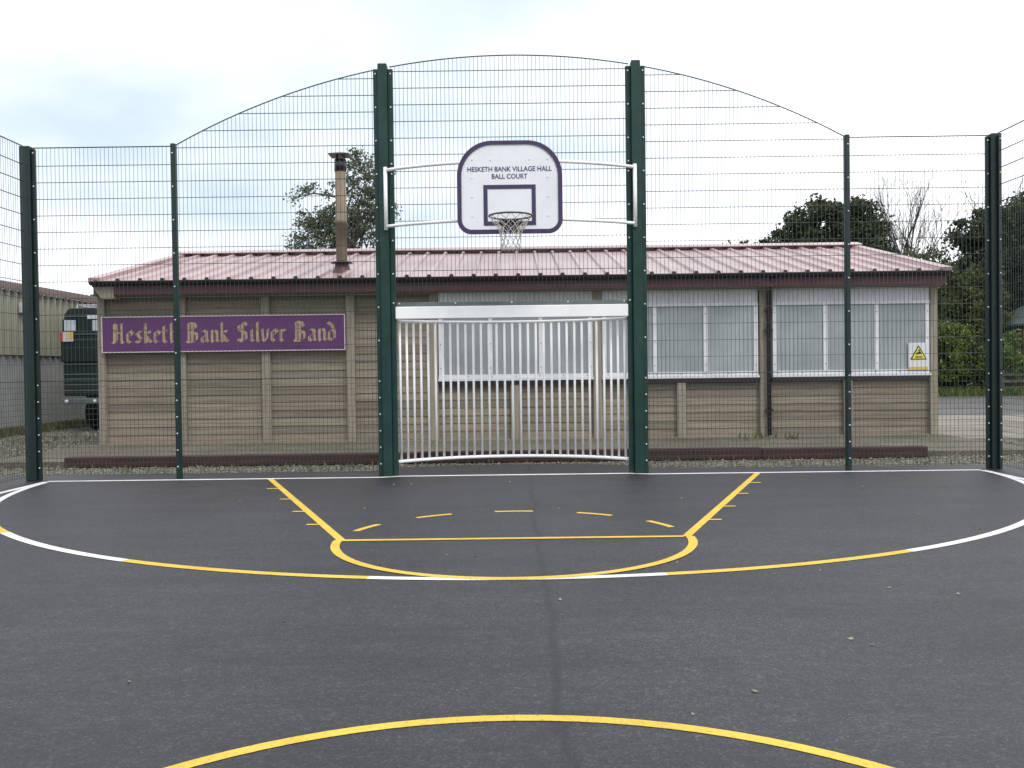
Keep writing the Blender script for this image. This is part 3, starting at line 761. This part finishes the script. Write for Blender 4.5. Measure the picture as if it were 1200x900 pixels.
# warning sign on the end window
ws = thing('warning_sign', 'white notice with yellow warning triangle fixed to the end window of the hut', 'sign')
YS = 4.945
MB().box(6.915, 7.275, YS, YS+0.012, 1.16, 1.645).build('board', M['white_sheet'], ws)
def tri(cx, cz, r, y):
    return [(cx + r*math.cos(math.radians(a)), y, cz + r*math.sin(math.radians(a))) for a in (210, 330, 90)]
MB().add(tri(7.095, 1.435, 0.17, YS-0.003), [(0, 1, 2)]).build('triangle_border', M['black'], ws)
MB().add(tri(7.095, 1.435, 0.135, YS-0.006), [(0, 1, 2)]).build('triangle', M['yellow_sign'], ws)
sy = MB()                                                        # slumped black figure pictogram
sy.add([(7.045, YS-0.009, 1.465), (7.06, YS-0.009, 1.435), (7.15, YS-0.009, 1.455), (7.12, YS-0.009, 1.49)], [(0, 1, 2, 3)])
sy.add([(7.03, YS-0.0092, 1.405), (7.16, YS-0.0092, 1.405), (7.16, YS-0.0092, 1.388), (7.03, YS-0.0092, 1.388)], [(3, 2, 1, 0)])
sy.add([(7.105 + 0.018*math.cos(a), YS-0.0094, 1.508 + 0.018*math.sin(a)) for a in [i*math.pi/4 for i in range(8)]], [tuple(range(8))])
sy.build('pictogram', M['black'], ws)
MB().box(6.93, 7.26, YS-0.004, YS-0.001, 1.175, 1.225).build('caption_band', M['amber'], ws)

# maroon timber edging along the front of the apron
xs = [-6.35, -3.9, -1.35, 1.15, 3.5, 5.85]
SL = ['maroon timber sleeper at the shed end of the edging below the purple sign', 'maroon timber sleeper below the last word of the purple sign',
      'maroon timber sleeper lying behind the barred goal', 'maroon timber sleeper just past the goal on the car park side, below the middle window',
      'maroon timber sleeper at the concrete path end of the edging below the end window']
for i in range(5):
    o = MB().box(xs[i]+0.004, xs[i+1]-0.004, 1.80 + random.uniform(-.02, .02), 1.965, -0.04, 0.112 + random.uniform(-.008, .010), 0.008).build('timber_sleeper', M['sleeper'])
    o['label'] = SL[i]; o['category'] = 'sleeper'; o['group'] = 'maroon sleepers edging the hut apron'

# ------------------------------------------------------------------ corrugated shed on the left
shed = thing('corrugated_shed', 'long shed with corrugated cement cladding over a grey block base wall', 'shed')
A0 = Vector((-11.45, 9.0)); dS = Vector((-0.004, 1.0)).normalized(); nS = Vector((dS.y, -dS.x))   # nS points to the court
S0, S1 = -16.0, 24.0
def SP(s, off, z): return (A0.x + dS.x*s + nS.x*off, A0.y + dS.y*s + nS.y*off, z)
def sbox(s0, s1, o0, o1, z0, z1):
    m = MB(); return m.add([SP(s0,o0,z0),SP(s1,o0,z0),SP(s1,o1,z0),SP(s0,o1,z0),SP(s0,o0,z1),SP(s1,o0,z1),SP(s1,o1,z1),SP(s0,o1,z1)],
                     [(0,1,2,3),(7,6,5,4),(4,5,1,0),(5,6,2,1),(6,7,3,2),(7,4,0,3)])
sbox(S0, S1, -6, 0.0, -0.1, 1.80).build('block_wall', M['block'], shed)
sbox(S0, S1, -5.9, -0.02, 1.80, 3.10).build('inner_wall', M['cladding'], shed)
cl = MB(); n = int((S1-S0)/0.30*8); vs = []
for i in range(n+1):
    s = S0 + (S1-S0)*i/n; o = 0.06 + 0.05*math.cos(2*math.pi*s/0.30)
    vs += [SP(s, o, 1.74), SP(s, o, 3.22)]
cl.add(vs, [(2*i+1, 2*i+3, 2*i+2, 2*i) for i in range(n)], True).build('wall_cladding', M['cladding'], shed)
rf = MB(); vs = []
for i in range(n+1):
    s = S0 + (S1-S0)*i/n; w = 0.03*math.cos(2*math.pi*s/0.30)
    vs += [SP(s, 0.13, 3.185 + w), SP(s, 0.13, 3.235 + w), SP(s, -3.0, 3.95 + w)]
rf.add(vs, [f for i in range(n) for f in ((3*i, 3*i+3, 3*i+4, 3*i+1), (3*i+1, 3*i+4, 3*i+5, 3*i+2))], True).build('roof', M['shed_roof'], shed)
sbox(1.0, 1.55, 0.10, 0.22, 2.72, 2.95).build('wall_box', M['chrome'], shed)  # small pale box on the cladding, purpose unknown; gives no light
sbox(S0, S1, 0.002, 0.09, -0.1, 0.10).build('wall_footing', M['apron'], shed)

# ------------------------------------------------------------------ dark green lorry between shed and hut
lor = thing('lorry', 'dark green box-bodied lorry parked between the corrugated shed and the hut', 'lorry')
LX, LR, LY = -10.33, -8.15, 9.9
MB().box(LX+0.02, LR-0.02, LY, LY+5.4, 0.78, 1.55, 0.02).build('lower_body', M['truck'], lor)
MB().box(LX-0.02, LR+0.02, LY-0.05, LY+5.4, 1.552, 2.09, 0.03).build('waist_body', M['truck'], lor)
up = [(LX+0.01, 2.092), (LX+0.06, 2.66), (LX+0.17, 2.79), (LR-0.17, 2.79), (LR-0.06, 2.66), (LR-0.01, 2.092)]
MB().prism(up[::-1], lambda x, z: (x, LY+5.4, z), lambda x, z: (x, LY+0.02, z)).build('upper_body', M['truck'], lor)
for x in (LX+0.05, LX+0.70, LX+1.35):
    wdw = MB().box(x, x+0.28, LY-0.004, LY+0.03, 2.27, 2.52, 0.01).build('window', M['glass_pale'], lor)
    for q in (x-0.021, x+0.282): MB().box(q, q+0.019, LY-0.012, LY+0.018, 2.25, 2.54).build('frame', M['truck'], wdw)
for z in (0.90, 1.03, 1.16, 1.27, 1.50): MB().box(LX+0.04, LR-0.04, LY-0.025, LY-0.001, z, z+0.022).build('moulding', M['truck_trim'], lor)
for z in (2.19, 2.60): MB().box(LX+0.07, LR-0.07, LY-0.012, LY+0.018, z, z+0.02).build('moulding', M['truck_trim'], lor)
MB().box(LX+0.60, LX+1.17, LY-0.02, LY+0.018, 2.545, 2.63).build('name_plate', M['chrome'], lor)
mk = MB().box(LX-0.015, LX+0.29, LY-0.075, LY-0.052, 2.03, 2.25).build('marker_board', M['cream'], lor)
MB().box(LX-0.012, LX+0.05, LY-0.080, LY-0.076, 2.033, 2.246).build('red_panel', M['red'], mk)
MB().box(LX+0.18, LX+0.286, LY-0.080, LY-0.076, 2.10, 2.246).build('amber_panel', M['amber'], mk)
MB().box(LX+0.04, LR-0.04, LY-0.16, LY-0.02, 0.60, 0.73, 0.02).build('bumper', M['truck_trim'], lor)
for x in (LX+0.16, LX+0.80, LR-0.25): MB().lathe([(0.0, 0.0), (0.05, 0.0), (0.045, 0.025), (0, 0.037)], 0, 0, 12).build('lamp', M['chrome'], lor).matrix_local = Matrix.Translation((x, LY-0.16, 0.66)) @ Matrix.Rotation(math.pi/2, 4, 'X')
for x in (LX+0.28, LR-0.28):
    for y in (LY+1.1, LY+4.3):
        wh = MB().lathe([(0.20, -0.12), (0.38, -0.12), (0.42, -0.07), (0.42, 0.07), (0.38, 0.12), (0.20, 0.12)], 0, 0, 24).build('wheel', M['rubber'], lor)
        wh.matrix_local = Matrix.Translation((x, y, 0.37)) @ Matrix.Rotation(math.pi/2, 4, 'Y')
        MB().lathe([(0.0, -0.09), (0.195, -0.09), (0.195, 0.09), (0.0, 0.09)], 0, 0, 16).build('rim', M['truck_trim'], wh)
MB().box(LX+0.42, LR-0.42, LY+0.25, LY+5.2, 0.45, 0.778).build('chassis', M['rubber'], lor)
rk = MB()
for x in (LX+0.25, LR-0.25): rk.tube([(x, LY+0.25, 2.87), (x, LY+2.9, 2.87)], 0.018, 6)
for k in range(5): rk.tube([(LX+0.25, LY+0.25+0.66*k, 2.875), (LR-0.25, LY+0.25+0.66*k, 2.875)], 0.018, 6)
for k in (0, 2, 4):
    for x in (LX+0.25, LR-0.25): rk.tube([(x, LY+0.25+0.66*k, 2.77), (x, LY+0.25+0.66*k, 2.87)], 0.015, 6)
rk.build('roof_rack', M['chrome'], lor)

# ------------------------------------------------------------------ brick garage and rail fence beyond the car park
gar = thing('garage', 'small brick garage with pale grey roof half hidden behind the hedge', 'garage')
GX0, GX1, GY0, GY1 = 22.4, 26.3, 28.2, 32.0
pf = [(GX0, 0), (GX1, 0), (GX1, 3.0), ((GX0+GX1)/2, 3.95), (GX0, 3.0)]
MB().prism(pf[::-1], lambda x, z: (x, GY0, z), lambda x, z: (x, GY1, z)).build('wall', M['brick'], gar)
for s in (-1, 1):
    xm = (GX0+GX1)/2; xe = xm + s*2.25
    rp = [(xm, 3.97), (xe, 2.87), (xe, 2.97), (xm, 4.09)]
    if s > 0: rp = rp[::-1]
    MB().prism(rp, lambda x, z: (x, GY0-0.3, z), lambda x, z: (x, GY1+0.3, z)).build('roof', M['truck_trim'], gar)
MB().box(23.1, 25.6, GY0-0.03, GY0-0.001, 0, 2.2).build('door', M['truck_trim'], gar)
rfn = thing('rail_fence', 'low dark timber rail fence at the foot of the hedge beyond the car park', 'fence')
for z in (0.22, 0.48, 0.74): MB().box(19.4, 26.5, 25.40, 25.45, z, z+0.11).build('rail', M['bark'], rfn)
for k in range(5): MB().box(19.45+k*1.7, 19.56+k*1.7, 25.452, 25.56, -0.1, 0.95).build('post', M['bark'], rfn)

# ------------------------------------------------------------------ vegetation
def quads(centers, size, aspect=0.55, jitter=0.4, up_bias=0.0):
    n = len(centers)
    d = RNG.normal(size=(n, 3)); d[:, 2] += up_bias; d /= np.linalg.norm(d, axis=1)[:, None]
    e = RNG.normal(size=(n, 3)); e -= (e*d).sum(1)[:, None]*d; e /= np.linalg.norm(e, axis=1)[:, None]
    s = size*(1 + jitter*RNG.uniform(-1, 1, n))
    a = d*s[:, None]*0.5; b = e*(s*aspect)[:, None]*0.5
    v = np.stack([centers-a, centers+b, centers+a, centers-b], 1).reshape(-1, 3)
    return v
def quad_mesh(name, v):
    n = len(v)//4; me = bpy.data.meshes.new(name)
    me.vertices.add(len(v)); me.vertices.foreach_set('co', v.astype(np.float32).ravel())
    me.loops.add(4*n); me.loops.foreach_set('vertex_index', np.arange(4*n, dtype=np.int32))
    me.polygons.add(n); me.polygons.foreach_set('loop_start', np.arange(0, 4*n, 4, dtype=np.int32))
    try: me.polygons.foreach_set('loop_total', np.full(n, 4, dtype=np.int32))
    except Exception: pass
    me.update(calc_edges=True); me.validate(); return me
def leafy(name, label, cat, base, trunk_h, trunk_r, lobes, nclump, per, leaf, mat, clump_r, group=None, bark='bark', shell=0.45):
    """tapered trunk, limbs out to leaf clumps spread through the crown's lobes"""
    root = thing(name, label, cat, group, base)
    tb = MB(); B = Vector((0, 0, -0.1)); pts = [Vector((0, 0, -0.5))]; d = Vector((0, 0, 1))
    for i in range(1, 7):
        pts.append(Vector((random.uniform(-.12, .12)*i*0.4, random.uniform(-.12, .12)*i*0.4, trunk_h*i/6)))
    tb.tube(pts, [trunk_r*(1 - 0.13*i) for i in range(7)], 8)
    cs = []
    vol = np.array([l[3]*l[4]*l[5] for l in lobes]); cnt = RNG.multinomial(nclump, vol/vol.sum())
    for l, k in zip(lobes, cnt):
        u = RNG.normal(size=(k, 3)); u /= np.linalg.norm(u, axis=1)[:, None]
        r = RNG.uniform(shell, 1.0, k)**0.6
        cs.append(np.array(l[:3]) + u*r[:, None]*np.array(l[3:]))
    cs = np.concatenate(cs)
    for c in cs[::max(1, len(cs)//70)]:
        s = pts[random.randint(2, 6)]; e = Vector(c); mid = (s + e)/2 + Vector((random.uniform(-.3, .3), random.uniform(-.3, .3), random.uniform(-.1, .4)))
        tb.tube([s, mid, e], [trunk_r*0.28, trunk_r*0.16, trunk_r*0.05], 5, False)
    tb.build('trunk', M[bark], root)
    L = []
    for c in cs:
        k = int(per*random.uniform(0.5, 1.5)); cr = clump_r*random.uniform(0.6, 1.4)
        L.append(c + RNG.normal(size=(k, 3))*cr*np.array([0.55, 0.55, 0.42]))
    L = np.concatenate(L); L = L[L[:, 2] > 0.05]
    link('crown', quad_mesh('crown', quads(L, leaf)), M[mat], root)
    return root
def bare_tree(name, label, base, h, mat, spread=0.5, seed=1, depth=6, r0=0.11):
    rnd = random.Random(seed); root = thing(name, label, 'tree', None, base); big = MB(); tw = MB()
    def grow(p, d, L, r, lev):
        pts = [p]; q = p.copy(); dd = d.copy()
        for i in range(3):
            dd = (dd + Vector((rnd.uniform(-.18, .18), rnd.uniform(-.18, .18), rnd.uniform(-.02, .14)))).normalized()
            q = q + dd*L/3; pts.append(q.copy())
        (big if lev < 2 else tw).tube(pts, [r, r*0.88, r*0.76, r*0.64], 5 if lev < 3 else 3, False)
        if lev >= depth: return
        for k in range(rnd.choice((2, 3, 3)) if lev > 0 else 5):
            nd_ = (dd + Vector((rnd.uniform(-1, 1), rnd.uniform(-1, 1), rnd.uniform(0.0, 0.5)))*spread).normalized()
            grow(pts[rnd.choice((2, 3, 3))] if lev else pts[rnd.choice((1, 2, 3))], nd_, L*rnd.uniform(0.58, 0.82), r*0.55, lev+1)
    grow(Vector((0, 0, -0.1)), Vector((0, 0, 1)), h*0.36, r0, 0)
    big.build('trunk', M[mat], root); tw.build('crown', M[mat], root); return root

leafy('sparse_tree', 'thin grey green leafy tree rising behind the hut roof beside the flue pipe', 'tree', (-8.5, 35.5, 0.35), 9.7, 0.24,
      [(-0.2, 0, 8.1, 2.6, 2.0, 1.4), (0.8, 0, 10.6, 1.6, 1.3, 1.3), (-1.8, 0, 9.9, 1.2, 1.0, 0.6), (1.3, 0, 9.3, 1.2, 1.2, 0.9), (-1.9, 0, 7.4, 1.2, 1.0, 0.6), (0, 0, 5.6, 2.6, 2.2, 1.6)],
      250, 75, 0.155, 'leaf_grey', 0.36, shell=0.15)
leafy('round_evergreen_tree', 'dense dark rounded evergreen tree behind the car park end of the hut roof', 'tree', (16.2, 36, 0), 7.0, 0.35,
      [(-0.1, 0, 6.5, 3.2, 2.8, 3.0), (0.7, -0.3, 7.7, 1.9, 1.8, 2.25), (-1.7, 0, 6.0, 1.6, 1.8, 1.9), (1.8, 0, 6.4, 1.0, 1.4, 1.6), (0, 0, 3.6, 3.0, 2.8, 2.2)],
      560, 150, 0.21, 'leaf_dark', 0.42, shell=0.5)
bare_tree('bare_tree', 'leafless pale tree with fine upright twigs beyond the hut gable', (20.7, 38.5, 0), 11.4, 'bark_pale', 0.40, 5, 6, 0.19)
bare_tree('bare_tree', 'smaller leafless thicket tree standing close beside the taller bare tree', (21.9, 40.0, 0), 10.4, 'bark_pale', 0.46, 9, 6, 0.18)
leafy('tall_evergreen_tree', 'tall dark evergreen tree standing over the hedge behind the court corner post', 'tree', (23.9, 33.5, 0), 7.9, 0.32,
      [(0.4, 0, 5.8, 2.6, 2.2, 2.4), (0.6, 0, 8.0, 1.9, 1.6, 1.9), (-1.4, 0, 7.3, 1.0, 1.1, 1.5), (2.4, 0, 8.4, 1.9, 1.5, 1.9), (-1.5, 0, 4.6, 1.7, 1.5, 1.4)],
      330, 120, 0.20, 'leaf_dark', 0.40, shell=0.35)
leafy('tall_evergreen_tree', 'broad dark evergreen tree further along the hedge away from the hut', 'tree', (27.5, 34.0, 0), 8.0, 0.32,
      [(0, 0, 5.6, 3.0, 2.4, 2.8), (-1.0, 0, 7.6, 1.9, 1.6, 1.7), (0, 0, 3.0, 3.0, 2.2, 2.0)], 300, 130, 0.21, 'leaf_dark', 0.42, shell=0.35)
hedge = [(20.6, 31.0, 5.7, 2.1, 'leaf_mid', 'tall olive green bush beside the brick garage roof'),
         (17.2, 30.2, 6.0, 2.0, 'leaf_mid', 'tall olive green bush rising between the dark hedge bush and the bare trees'),
         (15.8, 31.5, 6.6, 2.1, 'leaf_mid', 'tall olive green bush showing just past the hut gable'),
         (18.6, 32.0, 6.7, 2.3, 'leaf_mid', 'tall olive green bush behind the bright hedge shrubs and in front of the bare trees'),
         (21.2, 36.5, 7.0, 2.4, 'leaf_mid', 'tall olive green bush behind the brick garage'),
         (13.6, 27.6, 3.9, 1.9, 'leaf_dark', 'dark hedge bush half hidden by the hut corner'),
         (17.0, 28.6, 4.3, 2.0, 'leaf_dark', 'dark hedge bush between the bright shrub and the olive bushes'),
         (15.3, 26.9, 2.9, 1.25, 'leaf_bright', 'bright green shrub at the car park edge next to the hut corner'),
         (17.6, 26.9, 3.1, 1.35, 'leaf_bright', 'fuller bright green shrub at the middle of the car park edge'),
         (20.3, 26.4, 2.5, 1.3, 'leaf_bright', 'bright green shrub in front of the brick garage'),
         (22.9, 26.6, 2.7, 1.4, 'leaf_bright', 'bright green shrub furthest from the hut along the car park edge'),
         (19.0, 27.6, 2.3, 1.5, 'leaf_dark', 'low dark bush filling the hedge between two bright shrubs')]
for x, y, h, r, mt, lab in hedge:
    leafy('hedge_shrub', lab, 'shrub', (x, y, 0), h*0.7, 0.09,
          [(0, 0, h*0.55, r, r*0.8, h*0.42), (r*0.3, 0, h*0.78, r*0.6, r*0.6, h*0.22), (-r*0.4, 0, h*0.35, r*0.7, r*0.6, h*0.3)],
          int(60*r*r*0.5)+50, 90, 0.135 if mt != 'leaf_mid' else 0.16, mt, 0.30, 'hedge shrubs along the car park', shell=0.35)
leafy('far_tree', 'small far treetop just showing over the hut ridge', 'tree', (15.4, 58, 0), 8.5, 0.25,
      [(0, 0, 9.4, 3.4, 2.5, 0.95), (-3.2, 0, 9.1, 2.0, 2, 0.8), (2.6, 0, 9.7, 1.6, 1.6, 0.95), (0, 0, 6.5, 4.0, 3.0, 2.6)], 170, 80, 0.26, 'leaf_mid', 0.45)

wd = np.concatenate([np.array([RNG.uniform(9, 75), RNG.uniform(48, 56), 0]) + RNG.normal(size=(70, 3))*np.array([1.2, 1.0, 0.9]) + np.array([0, 0, RNG.uniform(0.5, 5.6)]) for _ in range(620)])
o = link('distant_woodland', quad_mesh('distant_woodland', quads(wd[wd[:, 2] > 0], 0.32)), M['leaf_mid'])
o['kind'] = 'stuff'; o['label'] = 'far belt of olive green trees closing the view beyond the hedge'; o['category'] = 'woodland'
# grass on the verge, weeds by the hut and shed
def blades(name, label, cat, regions, mat):
    V = []
    for (x0, x1, y0, y1, n, h) in regions:
        p = np.c_[RNG.uniform(x0, x1, n), RNG.uniform(y0, y1, n), np.full(n, -0.03)]
        hh = h*RNG.uniform(0.4, 1.3, n); a = RNG.uniform(0, 2*np.pi, n); w = 0.10*hh + 0.004
        dx = np.c_[np.cos(a)*w, np.sin(a)*w, np.zeros(n)]; lean = np.c_[RNG.normal(size=n)*hh*0.35, RNG.normal(size=n)*hh*0.35, hh]
        V.append(np.stack([p-dx, p+dx, p+lean+dx*0.15, p+lean-dx*0.15], 1).reshape(-1, 3))
    o = link(name, quad_mesh(name, np.concatenate(V)), M[mat]); o['label'] = label; o['category'] = cat; o['kind'] = 'stuff'
blades('verge_grass', 'bright green grass along the edge of the car park below the hedge', 'grass', [(8, 26, 24.6, 27.2, 9000, 0.28)], 'grass')
blades('weeds', 'dry weeds and grass tufts growing in the gravel round the hut and shed', 'weeds',
       [(-9, 9, 0.6, 1.75, 1100, 0.055), (3.9, 4.8, 4.2, 4.9, 60, 0.15), (-7.5, 7.5, 4.80, 4.95, 160, 0.06), (-10.6, -6.6, 3.0, 8.0, 700, 0.05),
        (-11.3, -10.7, -2.0, 16.0, 2600, 0.16), (-9.9, -8.2, 4.0, 8.0, 300, 0.06)], 'dry_grass')
# loose gravel
st_v, st_f = [], []
ico = [(0, 0, 1), (0.9, 0, 0.1), (0.1, 0.95, 0), (-0.85, 0.1, 0.1), (0, -0.9, 0), (0, 0, -0.6)]
icf = [(0, 1, 2), (0, 2, 3), (0, 3, 4), (0, 4, 1), (5, 2, 1), (5, 3, 2), (5, 4, 3), (5, 1, 4)]
def stones(regs):
    for (x0, x1, y0, y1, n, smin, smax) in regs:
        for _ in range(n):
            x = random.uniform(x0, x1); y = random.uniform(y0, y1); s = random.uniform(smin, smax)*random.uniform(0.6, 1.0); a = random.uniform(0, 6.28)
            sx, sy_, sz = s*random.uniform(.7, 1.2), s*random.uniform(.6, 1.1), s*random.uniform(.4, .8); b = len(st_v)
            for (u, v, w) in ico:
                u2 = u*sx*random.uniform(.8, 1.1); v2 = v*sy_*random.uniform(.8, 1.1)
                st_v.append((x + u2*math.cos(a) - v2*math.sin(a), y + u2*math.sin(a) + v2*math.cos(a), -0.045 + w*sz))
            st_f.extend([tuple(b + i for i in f) for f in icf])
stones([(-11.2, -7.6, 5, 16, 2500, 0.02, 0.05), (-9, 9, 0.6, 1.78, 6500, 0.012, 0.034), (6.4, 13, -4, 4.5, 3500, 0.015, 0.04), (-13, -6.4, -3, 7.5, 4500, 0.015, 0.045), (5.9, 8.5, 1.4, 4.5, 700, 0.02, 0.06)])
gm = MB(); gm.add(st_v, st_f)
gv = gm.build('gravel', M['stone']); gv['kind'] = 'stuff'; gv['label'] = 'loose grey stones strewn over the strip behind the fence'; gv['category'] = 'gravel'
# bits of grit and dry leaf on the court
gr = MB()
for k in range(44):
    x = random.uniform(-4.5, 5.2); y = random.uniform(-8.0, -0.6); s = random.uniform(0.006, 0.017); a = random.uniform(0, 6.28)
    gr.add([(x + s*math.cos(a+q)*random.uniform(.7, 1.2), y + s*math.sin(a+q), 0.003 + (0.008 if i == 4 else 0)) for i, q in enumerate((0, 1.57, 3.14, 4.71, 0.7))],
           [(0, 1, 4), (1, 2, 4), (2, 3, 4), (3, 0, 4)])
o = gr.build('court_grit', M['stone']); o['kind'] = 'stuff'; o['label'] = 'pale specks of grit and leaf on the tarmac'; o['category'] = 'grit'
